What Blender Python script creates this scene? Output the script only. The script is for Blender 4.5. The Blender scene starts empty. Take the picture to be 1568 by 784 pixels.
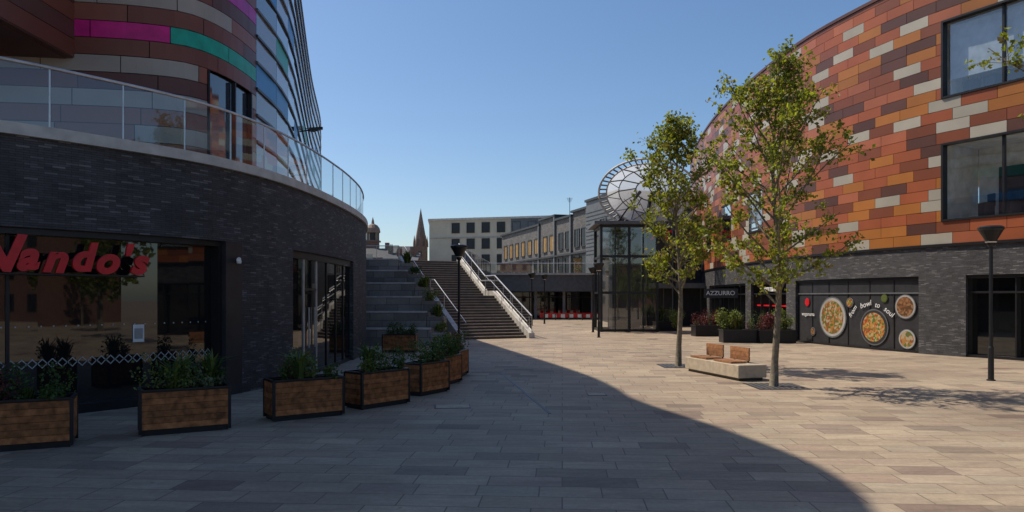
import bpy, math, random
from mathutils import Vector, Matrix
random.seed(7)
S=bpy.context.scene
R=random.random
def U(a,b): return a+(b-a)*random.random()
# ---------------------------------------------------------------- materials
def newmat(name):
    m=bpy.data.materials.new(name); m.use_nodes=True
    nt=m.node_tree; nt.nodes.clear()
    o=nt.nodes.new('ShaderNodeOutputMaterial')
    return m,nt,o
def N(nt,t,**kw):
    n=nt.nodes.new(t)
    for k,v in kw.items():
        if k in n.inputs: n.inputs[k].default_value=v
        else: setattr(n,k,v)
    return n
def ramp(nt,stops,interp='LINEAR'):
    r=nt.nodes.new('ShaderNodeValToRGB'); cr=r.color_ramp; cr.interpolation=interp
    while len(cr.elements)<len(stops): cr.elements.new(0.5)
    for e,(p,c) in zip(cr.elements,stops):
        e.position=p; e.color=(c[0],c[1],c[2],1)
    return r
def pm(name,col,rough=0.6,metal=0.0,var=0.18,scale=3.0,bump=0.15,bscale=40,spec=0.4,ior=1.5,island=0.0):
    m,nt,o=newmat(name); L=nt.links.new
    b=N(nt,'ShaderNodeBsdfPrincipled',Roughness=rough,Metallic=metal,IOR=ior); b.inputs['Specular IOR Level'].default_value=spec
    tc=N(nt,'ShaderNodeTexCoord'); nz=N(nt,'ShaderNodeTexNoise',Scale=scale,Detail=6.0)
    L(tc.outputs['Object'],nz.inputs['Vector'])
    r=ramp(nt,[(0.3,[c*(1-var) for c in col]),(0.7,[min(1,c*(1+var)) for c in col])])
    L(nz.outputs['Fac'],r.inputs[0]); last=r.outputs[0]
    if island>0:
        gi=N(nt,'ShaderNodeNewGeometry'); ir=ramp(nt,[(0,[1-island]*3),(1,[1+island]*3)]); L(gi.outputs['Random Per Island'],ir.inputs[0])
        mi=N(nt,'ShaderNodeMixRGB',blend_type='MULTIPLY'); mi.inputs[0].default_value=1; L(last,mi.inputs[1]); L(ir.outputs[0],mi.inputs[2]); last=mi.outputs[0]
    L(last,b.inputs['Base Color'])
    if bump>0:
        n2=N(nt,'ShaderNodeTexNoise',Scale=bscale,Detail=3.0); L(tc.outputs['Object'],n2.inputs['Vector'])
        bp=N(nt,'ShaderNodeBump',Strength=bump,Distance=0.01); L(n2.outputs['Fac'],bp.inputs['Height']); L(bp.outputs[0],b.inputs['Normal'])
    L(b.outputs[0],o.inputs[0]); return m
def brickmat(name,stops,mortar,bw,rh,ms,rough,uv=True,rot=0,bump=0.5,dist=0.02,off=0.5,grime=0.25,gscale=0.4,rvar=None,squash=1.0,stain=False):
    m,nt,o=newmat(name); L=nt.links.new
    b=N(nt,'ShaderNodeBsdfPrincipled',Roughness=rough); b.inputs['Specular IOR Level'].default_value=0.3
    tc=N(nt,'ShaderNodeTexCoord'); mp=N(nt,'ShaderNodeMapping'); mp.inputs['Rotation'].default_value=(0,0,rot)
    L(tc.outputs['UV' if uv else 'Object'],mp.inputs[0])
    br=N(nt,'ShaderNodeTexBrick'); br.offset=off; br.squash=squash; br.squash_frequency=3
    br.inputs['Scale'].default_value=1; br.inputs['Brick Width'].default_value=bw; br.inputs['Row Height'].default_value=rh
    br.inputs['Mortar Size'].default_value=ms; br.inputs['Mortar Smooth'].default_value=0.1
    br.inputs['Color1'].default_value=(0,0,0,1); br.inputs['Color2'].default_value=(1,1,1,1); br.inputs['Mortar'].default_value=(0.5,0.5,0.5,1)
    L(mp.outputs[0],br.inputs['Vector'])
    r=ramp(nt,stops); L(br.outputs['Color'],r.inputs[0])
    nz=N(nt,'ShaderNodeTexNoise',Scale=gscale,Detail=8.0,Roughness=0.65); L(tc.outputs['Object'],nz.inputs['Vector'])
    g=ramp(nt,[(0.3,[1-grime]*3),(0.7,[1+grime*0.3]*3)]); L(nz.outputs['Fac'],g.inputs[0])
    nf=N(nt,'ShaderNodeTexNoise',Scale=14.0,Detail=8.0,Roughness=0.7); L(tc.outputs['Object'],nf.inputs['Vector'])
    gf=ramp(nt,[(0.3,[0.82]*3),(0.7,[1.12]*3)]); L(nf.outputs['Fac'],gf.inputs[0])
    m1=N(nt,'ShaderNodeMixRGB',blend_type='MULTIPLY'); m1.inputs[0].default_value=1; L(r.outputs[0],m1.inputs[1]); L(g.outputs[0],m1.inputs[2])
    m2=N(nt,'ShaderNodeMixRGB',blend_type='MULTIPLY'); m2.inputs[0].default_value=1; L(m1.outputs[0],m2.inputs[1]); L(gf.outputs[0],m2.inputs[2])
    last=m2.outputs[0]
    if stain:
        v=N(nt,'ShaderNodeTexVoronoi',Scale=1.6); L(tc.outputs['Object'],v.inputs['Vector'])
        sr=ramp(nt,[(0.03,[0.6]*3),(0.05,[1]*3)]); L(v.outputs['Distance'],sr.inputs[0])
        m3=N(nt,'ShaderNodeMixRGB',blend_type='MULTIPLY'); m3.inputs[0].default_value=1; L(last,m3.inputs[1]); L(sr.outputs[0],m3.inputs[2]); last=m3.outputs[0]
        mp2=N(nt,'ShaderNodeMapping'); mp2.inputs['Scale'].default_value=(0.5,2.2,1); L(tc.outputs['Object'],mp2.inputs[0])
        nb=N(nt,'ShaderNodeTexNoise',Scale=1.6,Detail=5.0,Roughness=0.6,Distortion=1.2); L(mp2.outputs[0],nb.inputs['Vector'])
        rb=ramp(nt,[(0.35,(0.84,0.82,0.82)),(0.65,(1.1,1.09,1.06))]); L(nb.outputs['Fac'],rb.inputs[0])
        m4=N(nt,'ShaderNodeMixRGB',blend_type='MULTIPLY'); m4.inputs[0].default_value=1; L(last,m4.inputs[1]); L(rb.outputs[0],m4.inputs[2]); last=m4.outputs[0]
    mx=N(nt,'ShaderNodeMixRGB'); L(br.outputs['Fac'],mx.inputs[0]); L(last,mx.inputs[1]); mx.inputs[2].default_value=(*mortar,1)
    L(mx.outputs[0],b.inputs['Base Color'])
    h1=N(nt,'ShaderNodeMath',operation='MULTIPLY'); L(br.outputs['Color'],h1.inputs[0]); h1.inputs[1].default_value=rvar if rvar else 0.15
    h2=N(nt,'ShaderNodeMath',operation='SUBTRACT'); L(h1.outputs[0],h2.inputs[0]); L(br.outputs['Fac'],h2.inputs[1])
    h3=N(nt,'ShaderNodeMath',operation='MULTIPLY_ADD'); L(nf.outputs['Fac'],h3.inputs[0]); h3.inputs[1].default_value=0.5; L(h2.outputs[0],h3.inputs[2])
    bp=N(nt,'ShaderNodeBump',Strength=bump,Distance=dist); L(h3.outputs[0],bp.inputs['Height']); L(bp.outputs[0],b.inputs['Normal'])
    L(b.outputs[0],o.inputs[0]); return m
def glass(name,tint=(0.9,0.94,0.93),base=0.06,rough=0.02,dark=None):
    m,nt,o=newmat(name); L=nt.links.new
    if dark is None:
        t=N(nt,'ShaderNodeBsdfTransparent'); t.inputs[0].default_value=(*tint,1)
    else:
        t=N(nt,'ShaderNodeBsdfDiffuse'); t.inputs[0].default_value=(*dark,1)
    g=N(nt,'ShaderNodeBsdfGlossy',Roughness=rough); fr=N(nt,'ShaderNodeFresnel',IOR=1.5)
    ad=N(nt,'ShaderNodeMath',operation='ADD',use_clamp=True); L(fr.outputs[0],ad.inputs[0]); ad.inputs[1].default_value=base
    mx=N(nt,'ShaderNodeMixShader'); L(ad.outputs[0],mx.inputs[0]); L(t.outputs[0],mx.inputs[1]); L(g.outputs[0],mx.inputs[2])
    L(mx.outputs[0],o.inputs[0]); return m
def leafmat(name,col,tr=0.35):
    m,nt,o=newmat(name); L=nt.links.new
    gi=N(nt,'ShaderNodeNewGeometry')
    r=ramp(nt,[(0,[c*0.6 for c in col]),(1,[c*1.45 for c in col])]); L(gi.outputs['Random Per Island'],r.inputs[0])
    d=N(nt,'ShaderNodeBsdfPrincipled',Roughness=0.5); L(r.outputs[0],d.inputs['Base Color']); d.inputs['Specular IOR Level'].default_value=0.35
    t=N(nt,'ShaderNodeBsdfTranslucent'); 
    h=N(nt,'ShaderNodeMixRGB',blend_type='MULTIPLY'); h.inputs[0].default_value=1; h.inputs[2].default_value=(1.5,1.5,0.6,1); L(r.outputs[0],h.inputs[1]); L(h.outputs[0],t.inputs[0])
    mx=N(nt,'ShaderNodeMixShader'); mx.inputs[0].default_value=tr; L(d.outputs[0],mx.inputs[1]); L(t.outputs[0],mx.inputs[2]); L(mx.outputs[0],o.inputs[0]); return m

M={}
M['paving']=brickmat('sandstone_paving',[(0,(0.25,0.20,0.155)),(0.1,(0.345,0.275,0.20)),(0.45,(0.41,0.33,0.245)),(0.6,(0.35,0.265,0.20)),(0.8,(0.43,0.35,0.25)),(0.94,(0.37,0.31,0.235)),(1,(0.22,0.155,0.125))],(0.16,0.125,0.095),0.92,0.46,0.009,0.7,uv=False,rot=math.radians(4),bump=0.35,dist=0.008,off=0.37,grime=0.3,gscale=0.25,rvar=0.1,stain=True,squash=0.8)
M['ledge']=brickmat('split_stone',[(0,(0.055,0.054,0.058)),(0.4,(0.085,0.083,0.087)),(0.7,(0.07,0.068,0.072)),(0.88,(0.12,0.117,0.122)),(1,(0.19,0.18,0.18))],(0.022,0.022,0.023),0.23,0.045,0.004,0.65,bump=1.0,dist=0.04,off=0.43,grime=0.4,gscale=1.5,rvar=1.2)
M['tier']=brickmat('tier_stone',[(0,(0.22,0.20,0.18)),(1,(0.38,0.35,0.31))],(0.1,0.1,0.1),1.2,0.38,0.012,0.8,grime=0.45)
M['brickred']=brickmat('old_brick',[(0,(0.16,0.07,0.05)),(1,(0.25,0.11,0.07))],(0.2,0.17,0.14),0.225,0.075,0.01,0.85)
M['greybrick']=brickmat('grey_brick',[(0,(0.11,0.107,0.105)),(1,(0.17,0.165,0.16))],(0.09,0.09,0.09),0.45,0.15,0.012,0.85)
M['cream']=pm('cream_render',(0.50,0.44,0.34),0.8,scale=0.5,var=0.1)
M['coping']=pm('coping_stone',(0.5,0.48,0.44),0.6)
M['conc']=pm('concrete',(0.42,0.35,0.26),0.8,scale=6,var=0.15,bump=0.4)
M['greyconc']=pm('grey_concrete',(0.33,0.32,0.30),0.8,scale=2,var=0.2,bump=0.3)
M['black']=pm('black_metal',(0.02,0.02,0.022),0.4,0.3,bump=0)
M['dark']=pm('dark_panel',(0.03,0.03,0.033),0.45,0,bump=0.05)
M['wdark']=pm('far_window_glass',(0.02,0.023,0.027),0.25,0,bump=0,spec=0.3)
M['grey']=pm('grey_panel',(0.12,0.125,0.13),0.5,0.1,bump=0.02)
M['steel']=pm('steel',(0.6,0.61,0.62),0.35,0.6,bump=0.02)
M['white']=pm('white_paint',(0.75,0.75,0.73),0.5,bump=0.02)
M['offwhite']=pm('printed_white',(0.38,0.38,0.37),0.5,bump=0.0)
M['red']=pm('red_letters',(0.6,0.012,0.02),0.35,bump=0)
M['wood']=pm('timber',(0.31,0.12,0.045),0.65,scale=9,var=0.5,bump=0.4,island=0.25,spec=0.2)
M['woodl']=pm('timber_light',(0.27,0.125,0.055),0.6,scale=9,var=0.35,bump=0.3,island=0.2)
M['soil']=pm('soil',(0.04,0.03,0.02),0.95,bump=0.8)
M['bark']=pm('bark',(0.16,0.135,0.095),0.85,scale=12,var=0.4,bump=0.9,bscale=30)
M['step']=pm('stair_stone',(0.10,0.08,0.065),0.8,scale=1.5,var=0.3,bump=0.3)
M['nose']=pm('stair_nosing',(0.36,0.30,0.24),0.7)
M['dglass']=glass('dark_glazing',base=0.045,dark=(0.008,0.009,0.01))
M['bglass']=glass('blue_glazing',base=0.22,dark=(0.05,0.06,0.08),rough=0.04)
M['lglass']=glass('pale_spandrel',base=0.12,dark=(0.21,0.20,0.225),rough=0.12)
M['glass']=glass('clear_glass',(0.88,0.92,0.92),0.08)
M['wglass']=glass('window_glass',(0.88,0.92,0.93),0.12)
M['room']=pm('room_wall',(0.72,0.70,0.66),0.8,bump=0)
M['blind']=pm('blind',(0.42,0.47,0.52),0.8,bump=0)
M['yellow']=pm('ochre_panel',(0.40,0.24,0.08),0.6)
M['stone']=pm('sooty_stone',(0.16,0.12,0.1),0.85)
M['slate']=pm('slate',(0.09,0.09,0.1),0.7)
M['copper']=pm('verdigris',(0.2,0.14,0.11),0.7)
def clad(n,c): return pm('clad_'+n,c,0.4,0.0,var=0.08,scale=0.9,bump=0.03,bscale=2,spec=0.35,island=0.12)
CL=[clad('orange',(0.34,0.125,0.028)),clad('terracotta',(0.30,0.082,0.033)),clad('rust',(0.19,0.057,0.027)),clad('brown',(0.095,0.040,0.029)),clad('stone',(0.36,0.33,0.27)),clad('salmon',(0.34,0.105,0.05))]
DL=[clad('shade_rust',(0.20,0.065,0.042)),clad('shade_brown',(0.12,0.05,0.04)),clad('shade_stone',(0.38,0.33,0.29)),clad('shade_clay',(0.28,0.10,0.065))]
CM=clad('magenta',(0.6,0.01,0.22)); CT=clad('teal',(0.01,0.38,0.27)); CB=clad('blue',(0.04,0.25,0.55)); CP=clad('violet',(0.45,0.03,0.33))
M['leafA']=leafmat('leaf_fresh',(0.21,0.235,0.035),0.5); M['leafB']=leafmat('leaf_mid',(0.12,0.15,0.028),0.45); M['leafC']=leafmat('leaf_bronze',(0.20,0.155,0.045),0.45)
M['shrubA']=leafmat('shrub_leaf',(0.05,0.09,0.02),0.25); M['shrubB']=leafmat('shrub_leaf_light',(0.13,0.16,0.04),0.3); M['shrubC']=leafmat('shrub_grey',(0.16,0.19,0.10),0.2); M['shrubR']=leafmat('shrub_red',(0.13,0.03,0.035),0.2)
def foodmat(name,cols,sc):
    m,nt,o=newmat(name); L=nt.links.new
    b=N(nt,'ShaderNodeBsdfPrincipled',Roughness=0.4); tc=N(nt,'ShaderNodeTexCoord'); v=N(nt,'ShaderNodeTexVoronoi',Scale=sc)
    L(tc.outputs['Object'],v.inputs['Vector']); r=ramp(nt,[(i/len(cols),c) for i,c in enumerate(cols)],'CONSTANT')
    sp=N(nt,'ShaderNodeSeparateColor'); L(v.outputs['Color'],sp.inputs[0]); L(sp.outputs[0],r.inputs[0]); L(r.outputs[0],b.inputs['Base Color']); L(b.outputs[0],o.inputs[0]); return m
M['food1']=foodmat('food_print_noodle',[(0.4,0.17,0.03),(0.45,0.24,0.06),(0.35,0.05,0.02),(0.08,0.16,0.03),(0.42,0.33,0.18)],13)
M['food2']=foodmat('food_print_curry',[(0.36,0.17,0.04),(0.25,0.08,0.03),(0.38,0.30,0.19),(0.1,0.14,0.03)],10)
M['food3']=foodmat('food_print_grill',[(0.10,0.05,0.02),(0.2,0.08,0.03),(0.28,0.14,0.06)],10)
# ---------------------------------------------------------------- mesh builder
class MB:
    def __init__(s): s.v=[];s.f=[];s.m=[];s.uv=[];s.mats=[]
    def mi(s,m):
        if isinstance(m,str): m=M[m]
        if m not in s.mats: s.mats.append(m)
        return s.mats.index(m)
    def face(s,pts,m,uv=None):
        b=len(s.v); s.v+= [tuple(p) for p in pts]; s.f.append(tuple(range(b,b+len(pts)))); s.m.append(s.mi(m))
        s.uv.append(uv if uv else [(p[0]+p[1],p[2]) if abs(pts[0][2]-pts[2][2])>1e-4 else (p[0],p[1]) for p in pts])
    def solid(s,c,faces,m):
        b=len(s.v); s.v+=[tuple(p) for p in c]; k=s.mi(m)
        for q in faces: s.f.append(tuple(b+i for i in q)); s.m.append(k); s.uv.append([(0,0)]*len(q))
    def hexa(s,c,m):
        for q in ((3,2,1,0),(4,5,6,7),(0,1,5,4),(1,2,6,5),(2,3,7,6),(3,0,4,7)): 
            pts=[c[i] for i in q]
            if q[0]in(0,1,2,3) and q!=(3,2,1,0):
                l=(Vector(pts[1])-Vector(pts[0])).length; o=pts[0][0]*1.3+pts[0][1]
                s.face(pts,m,[(o,pts[0][2]),(o+l,pts[1][2]),(o+l,pts[2][2]),(o,pts[3][2])])
            else: s.face(pts,m)
    def box(s,c,d,m,rz=0,tilt=None,weld=False):
        x,y,z=d[0]/2,d[1]/2,d[2]/2; ca,sa=math.cos(rz),math.sin(rz)
        P=[]
        for zz in(-z,z):
            for (a,b) in((-x,-y),(x,-y),(x,y),(-x,y)):
                v=Vector((a,b,zz))
                if tilt: v=tilt@v
                P.append((c[0]+v.x*ca-v.y*sa,c[1]+v.x*sa+v.y*ca,c[2]+v.z))
        if weld: s.solid(P,((3,2,1,0),(4,5,6,7),(0,1,5,4),(1,2,6,5),(2,3,7,6),(3,0,4,7)),m)
        else: s.hexa(P,m)
    def tube(s,pts,rad,m,n=8,cap=True):
        pts=[Vector(p) for p in pts]; rings=[]
        for i,p in enumerate(pts):
            t=(pts[min(i+1,len(pts)-1)]-pts[max(i-1,0)]).normalized()
            a=Vector((0,0,1)) if abs(t.z)<0.9 else Vector((1,0,0))
            u=t.cross(a).normalized(); w=t.cross(u)
            r=rad[i] if isinstance(rad,(list,tuple)) else rad
            b=len(s.v)
            for k in range(n):
                an=2*math.pi*k/n; s.v.append(tuple(p+(u*math.cos(an)+w*math.sin(an))*r))
            rings.append(b)
        k0=s.mi(m)
        for i in range(len(rings)-1):
            for k in range(n):
                a,b=rings[i],rings[i+1]; k2=(k+1)%n
                s.f.append((a+k,a+k2,b+k2,b+k)); s.m.append(k0); s.uv.append([(0,0)]*4)
        if cap:
            for b in(rings[0],rings[-1]): s.f.append(tuple(range(b,b+n))); s.m.append(k0); s.uv.append([(0,0)]*n)
    def lathe(s,c,prof,m,n=16):
        k0=s.mi(m); rings=[]
        for (r,z) in prof:
            b=len(s.v)
            for k in range(n): an=2*math.pi*k/n; s.v.append((c[0]+r*math.cos(an),c[1]+r*math.sin(an),c[2]+z))
            rings.append(b)
        for i in range(len(rings)-1):
            for k in range(n):
                a,b=rings[i],rings[i+1]; k2=(k+1)%n
                s.f.append((a+k,a+k2,b+k2,b+k)); s.m.append(k0); s.uv.append([(0,0)]*4)
        for b in(rings[0],rings[-1]): s.f.append(tuple(range(b,b+n))); s.m.append(k0); s.uv.append([(0,0)]*n)
    def leaf(s,p,size,m,up=0.0):
        d=Vector((U(-1,1),U(-1,1),U(-1,1)+up)).normalized(); e=d.cross(Vector((U(-1,1),U(-1,1),U(-1,1)))).normalized()
        a=p-d*size*0.5; c=p+d*size*0.5; n=d.cross(e)*size*0.12
        b=len(s.v); s.v+=[tuple(a),tuple(p+e*size*0.36+n),tuple(c),tuple(p-e*size*0.36+n)]
        s.f.append((b,b+1,b+2,b+3)); s.m.append(s.mi(m)); s.uv.append([(0,0)]*4)
    def blade(s,p,ln,m,spread=0.5):
        a=U(0,6.28); d=Vector((math.cos(a),math.sin(a),0)); w=Vector((-d.y,d.x,0))*ln*0.035; t=U(0.1,spread)
        q1=p+d*ln*t*0.35+Vector((0,0,ln*0.6)); q2=p+d*ln*t*1.1+Vector((0,0,ln*(1-t*0.4)))
        b=len(s.v); s.v+=[tuple(p-w),tuple(p+w),tuple(q1+w),tuple(q1-w),tuple(q2)]
        k=s.mi(m); s.f+=[(b,b+1,b+2,b+3),(b+3,b+2,b+4)]; s.m+=[k,k]; s.uv+=[[(0,0)]*4,[(0,0)]*3]
    def build(s,name,parent=None,smooth=False):
        me=bpy.data.meshes.new(name); me.from_pydata(s.v,[],s.f)
        for m in s.mats: me.materials.append(m)
        me.polygons.foreach_set('material_index',s.m)
        ul=me.uv_layers.new(name='UVMap'); fl=[c for q in s.uv for p in q for c in p]; ul.data.foreach_set('uv',fl)
        if smooth: me.polygons.foreach_set('use_smooth',[True]*len(s.f))
        me.update()
        o=bpy.data.objects.new(name,me); S.collection.objects.link(o)
        if parent: o.parent=parent
        return o
def empty(name,loc=(0,0,0)):
    o=bpy.data.objects.new(name,None); S.collection.objects.link(o); o.empty_display_size=0.3; return o
# ---------------------------------------------------------------- curves
class Curve:
    def __init__(s,pts,side=1,smooth=True,sub=10):
        P=[Vector((p[0],p[1])) for p in pts]; D=[]
        if smooth:
            Q=[P[0]*2-P[1]]+P+[P[-1]*2-P[-2]]
            for i in range(1,len(Q)-2):
                for k in range(sub):
                    t=k/sub; a,b,c,d=Q[i-1],Q[i],Q[i+1],Q[i+2]
                    D.append(0.5*((2*b)+(c-a)*t+(2*a-5*b+4*c-d)*t*t+(3*b-a-3*c+d)*t**3))
            D.append(P[-1])
        else: D=P
        s.D=D; s.side=side; s.S=[0]
        for i in range(1,len(D)): s.S.append(s.S[-1]+(D[i]-D[i-1]).length)
        s.L=s.S[-1]
    def at(s,q):
        q=max(0,min(s.L-1e-6,q)); lo,hi=0,len(s.S)-1
        while hi-lo>1:
            md=(lo+hi)//2
            if s.S[md]<=q: lo=md
            else: hi=md
        t=(q-s.S[lo])/(s.S[hi]-s.S[lo]); return s.D[lo].lerp(s.D[hi],t)
    def tan(s,q): return (s.at(min(q+0.3,s.L))-s.at(max(q-0.3,0))).normalized()
    def nor(s,q):
        t=s.tan(q); return Vector((t.y,-t.x))*s.side
    def P(s,q,off,z):
        p=s.at(q)+s.nor(q)*off; return (p.x,p.y,z)
    def sY(s,y):
        for i in range(1,len(s.D)):
            a,b=s.D[i-1],s.D[i]
            if a.y<=y<=b.y: return s.S[i-1]+(s.S[i]-s.S[i-1])*(y-a.y)/(b.y-a.y+1e-9)
        return 0 if y<s.D[0].y else s.L
    def sX(s,x):
        for i in range(1,len(s.D)):
            a,b=s.D[i-1],s.D[i]
            if a.x<=x<=b.x: return s.S[i-1]+(s.S[i]-s.S[i-1])*(x-a.x)/(b.x-a.x+1e-9)
        return 0
def cbox(mb,c,s0,s1,z0,z1,o0,o1,m,step=0.8,ends=True):
    n=max(1,int(math.ceil((s1-s0)/step))); q=[s0+(s1-s0)*i/n for i in range(n+1)]
    for i in range(n):
        a,b=q[i],q[i+1]
        mb.face([c.P(a,o1,z0),c.P(b,o1,z0),c.P(b,o1,z1),c.P(a,o1,z1)],m,[(a,z0),(b,z0),(b,z1),(a,z1)])
        if o0!=o1:
            mb.face([c.P(a,o1,z1),c.P(b,o1,z1),c.P(b,o0,z1),c.P(a,o0,z1)],m,[(a,0),(b,0),(b,o1-o0),(a,o1-o0)])
            mb.face([c.P(a,o0,z0),c.P(b,o0,z0),c.P(b,o1,z0),c.P(a,o1,z0)],m,[(a,0),(b,0),(b,o1-o0),(a,o1-o0)])
    if ends and o0!=o1:
        for e in(s0,s1): mb.face([c.P(e,o0,z0),c.P(e,o1,z0),c.P(e,o1,z1),c.P(e,o0,z1)],m,[(0,z0),(o1-o0,z0),(o1-o0,z1),(0,z1)])
def cap(mb,c,extra,z,m,off=0,s0=0,s1=None,):
    s1=c.L if s1 is None else s1; n=40
    pts=[c.P(s0+(s1-s0)*i/n,off,z) for i in range(n+1)]+[(x,y,z) for x,y in extra]; mb.face(pts,m,[(p[0],p[1]) for p in pts])
def text(name,body,size,loc,n,m,parent,ext=0.02,shear=0,offset=0,rot=0,space=1.0):
    cu=bpy.data.curves.new(name,'FONT'); cu.body=body; cu.size=size; cu.extrude=ext; cu.shear=shear; cu.offset=offset; cu.align_x='CENTER'; cu.align_y='CENTER'; cu.space_character=space
    cu.materials.append(M[m] if isinstance(m,str) else m)
    o=bpy.data.objects.new(name,cu); S.collection.objects.link(o)
    n=Vector((n[0],n[1],0)).normalized(); up=Vector((0,0,1)); r=up.cross(n)
    mt=Matrix(((r.x,up.x,n.x,loc[0]),(r.y,up.y,n.y,loc[1]),(r.z,up.z,n.z,loc[2]),(0,0,0,1)))@Matrix.Rotation(rot,4,'Z')
    o.matrix_world=mt
    if parent: o.parent=parent
    return o
def rail(mb,pts,h=1.1,spacing=1.4,rail_r=0.028):
    for a,b in zip(pts[:-1],pts[1:]):
        a=Vector(a);b=Vector(b);L=(b-a).length;n=max(1,round(L/spacing))
        for i in range(n):
            p=a.lerp(b,(i+0.02)/n);q=a.lerp(b,(i+0.98)/n)
            mb.face([p+Vector((0,0,0.06)),q+Vector((0,0,0.06)),q+Vector((0,0,h-0.03)),p+Vector((0,0,h-0.03))],'glass')
            mb.tube([a.lerp(b,i/n),a.lerp(b,i/n)+Vector((0,0,h))],0.022,'steel',6)
        mb.tube([b,b+Vector((0,0,h))],0.022,'steel',6)
        mb.tube([a+Vector((0,0,h)),b+Vector((0,0,h))],rail_r,'steel',8)
# ---------------------------------------------------------------- ground
g=MB(); g.face([(-400,-400,0),(400,-400,0),(400,500,0),(-400,500,0)],'paving'); g.build('ground')
# ---------------------------------------------------------------- left restaurant building
LB=empty('restaurant_building')
Lc=Curve([(-20,4),(-16,7.4),(-12.6,10.3),(-10.6,11.9),(-9.35,13.1),(-8.6,13.9),(-7.1,15.9),(-6.35,17.8),(-5.98,19.9),(-5.8,22.7),(-5.8,26.2),(-6.1,29.8),(-7.0,34),(-9,40),(-12,46)],1)
sW=Lc.sY(16.75); sD0=Lc.sY(19.7); sD1=Lc.sY(26.3)
w=MB()
cbox(w,Lc,0,Lc.L,3.6,5.3,-0.5,0,'ledge')
cbox(w,Lc,sW+0.55,sD0,0,3.6,-0.5,0,'ledge')
cbox(w,Lc,sD1,Lc.L,0,3.6,-0.5,0,'ledge')
w.build('stone_wall',LB)
w=MB(); cbox(w,Lc,0,Lc.L,5.3,5.52,-0.6,0.08,'coping'); cbox(w,Lc,0,Lc.L,5.2,5.3,-0.6,-0.002,'dark')
cap(w,Lc,[(-40,46),(-40,4)],5.4,'greyconc',off=-0.5); w.build('coping_and_terrace',LB)
w=MB()
cbox(w,Lc,0,sW,0.0,3.6,-0.5,-0.32,'dglass')
cbox(w,Lc,sD0,sD1,0.0,3.6,-0.5,-0.16,'dglass')
w.build('shop_glazing',LB)
w=MB()
cbox(w,Lc,sW,sW+0.55,0,3.599,-0.5,0.03,'dark')
cbox(w,Lc,0,sW,3.48,3.598,-0.5,-0.1,'black'); cbox(w,Lc,0,sW,0,0.18,-0.5,-0.15,'black')
q=sW-4.4
while q>1: cbox(w,Lc,q,q+0.06,0.18,3.48,-0.4,-0.28,'black'); q-=4.4
cbox(w,Lc,sW-0.1,sW,0.18,3.48,-0.4,-0.1,'black')
cbox(w,Lc,sD0,sD1,3.4,3.597,-0.5,-0.08,'black'); cbox(w,Lc,sD0,sD1,0,0.12,-0.5,-0.1,'black')
for k,t in enumerate((0,0.17,0.34,0.5,0.67,0.83,1)):
    q=sD0+(sD1-sD0)*t; cbox(w,Lc,q-0.035,q+0.035,0.12,3.4,-0.3,-0.13,'steel' if k in(1,2) else 'black')
cbox(w,Lc,sD0+1.2,sD0+2.2,2.5,2.56,-0.3,-0.14,'black')
for t in (0.22,0.3): 
    q=sD0+(sD1-sD0)*t; cbox(w,Lc,q,q+0.03,0.8,2.0,-0.13,-0.09,'steel')
w.build('window_frames',LB)
w=MB()
q=sW-0.3
while q>3:
    z0=1.02; d=0.085
    a,b,c_=q,q+d,q+2*d
    for (p0,z_0,p1,z_1) in ((a,z0,b,z0+d),(b,z0+d,c_,z0),(a,z0,b,z0-d),(b,z0-d,c_,z0)):
        t=0.013
        w.face([Lc.P(p0,-0.312,z_0-t),Lc.P(p1,-0.312,z_1-t),Lc.P(p1,-0.312,z_1+t),Lc.P(p0,-0.312,z_0+t)],'offwhite')
    q-=2.1*d
q=sW-0.3
while q>3:
    w.face([Lc.P(q,-0.312,1.72),Lc.P(q+0.03,-0.312,1.72),Lc.P(q+0.03,-0.312,1.75),Lc.P(q,-0.312,1.75)],'offwhite'); q-=0.22
qa=Lc.sX(-7.75)
w.face([Lc.P(qa,-0.305,1.35),Lc.P(qa+0.24,-0.305,1.35),Lc.P(qa+0.24,-0.305,1.72),Lc.P(qa,-0.305,1.72)],'white')
w.face([Lc.P(qa+0.03,-0.30,1.42),Lc.P(qa+0.21,-0.30,1.42),Lc.P(qa+0.21,-0.30,1.64),Lc.P(qa+0.03,-0.30,1.64)],'greyconc')
w.build('window_decals',LB)
RS=empty('restaurant_sign')
qs=Lc.sX(-8.62)
chars="Nando's"; widths=[0.64,0.44,0.46,0.46,0.46,0.22,0.36]; tot=sum(widths); q=qs-tot/2
for i,(ch,wd) in enumerate(zip(chars,widths)):
    qq=q+wd/2; n=Lc.nor(qq); p=Lc.P(qq,0.02,3.02+(0.03 if i%2 else 0)+(0.08 if i==0 else 0))
    text('letter_%d'%i,ch,0.95 if i==0 else 0.74,p,n,'red',RS,0.035,0.3,0.034,math.radians(-4 if i==0 else (3 if i%2 else -2)))
    q+=wd
w=MB(); cbox(w,Lc,qs-1.5,qs+1.5,2.72,2.75,-0.28,-0.02,'black'); w.build('sign_rail',RS)
SC=MB(); qc=sW+0.35; p=Vector(Lc.P(qc,0.1,3.2)); SC.tube([p,p+Vector((0.05,-0.15,-0.02))],0.05,'white',10); SC.lathe((p.x,p.y,p.z-0.1),[(0.05,0),(0.06,0.06),(0.03,0.1)],'white'); SC.build('security_camera')
TB=MB(); q=0; st=1.35
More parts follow.
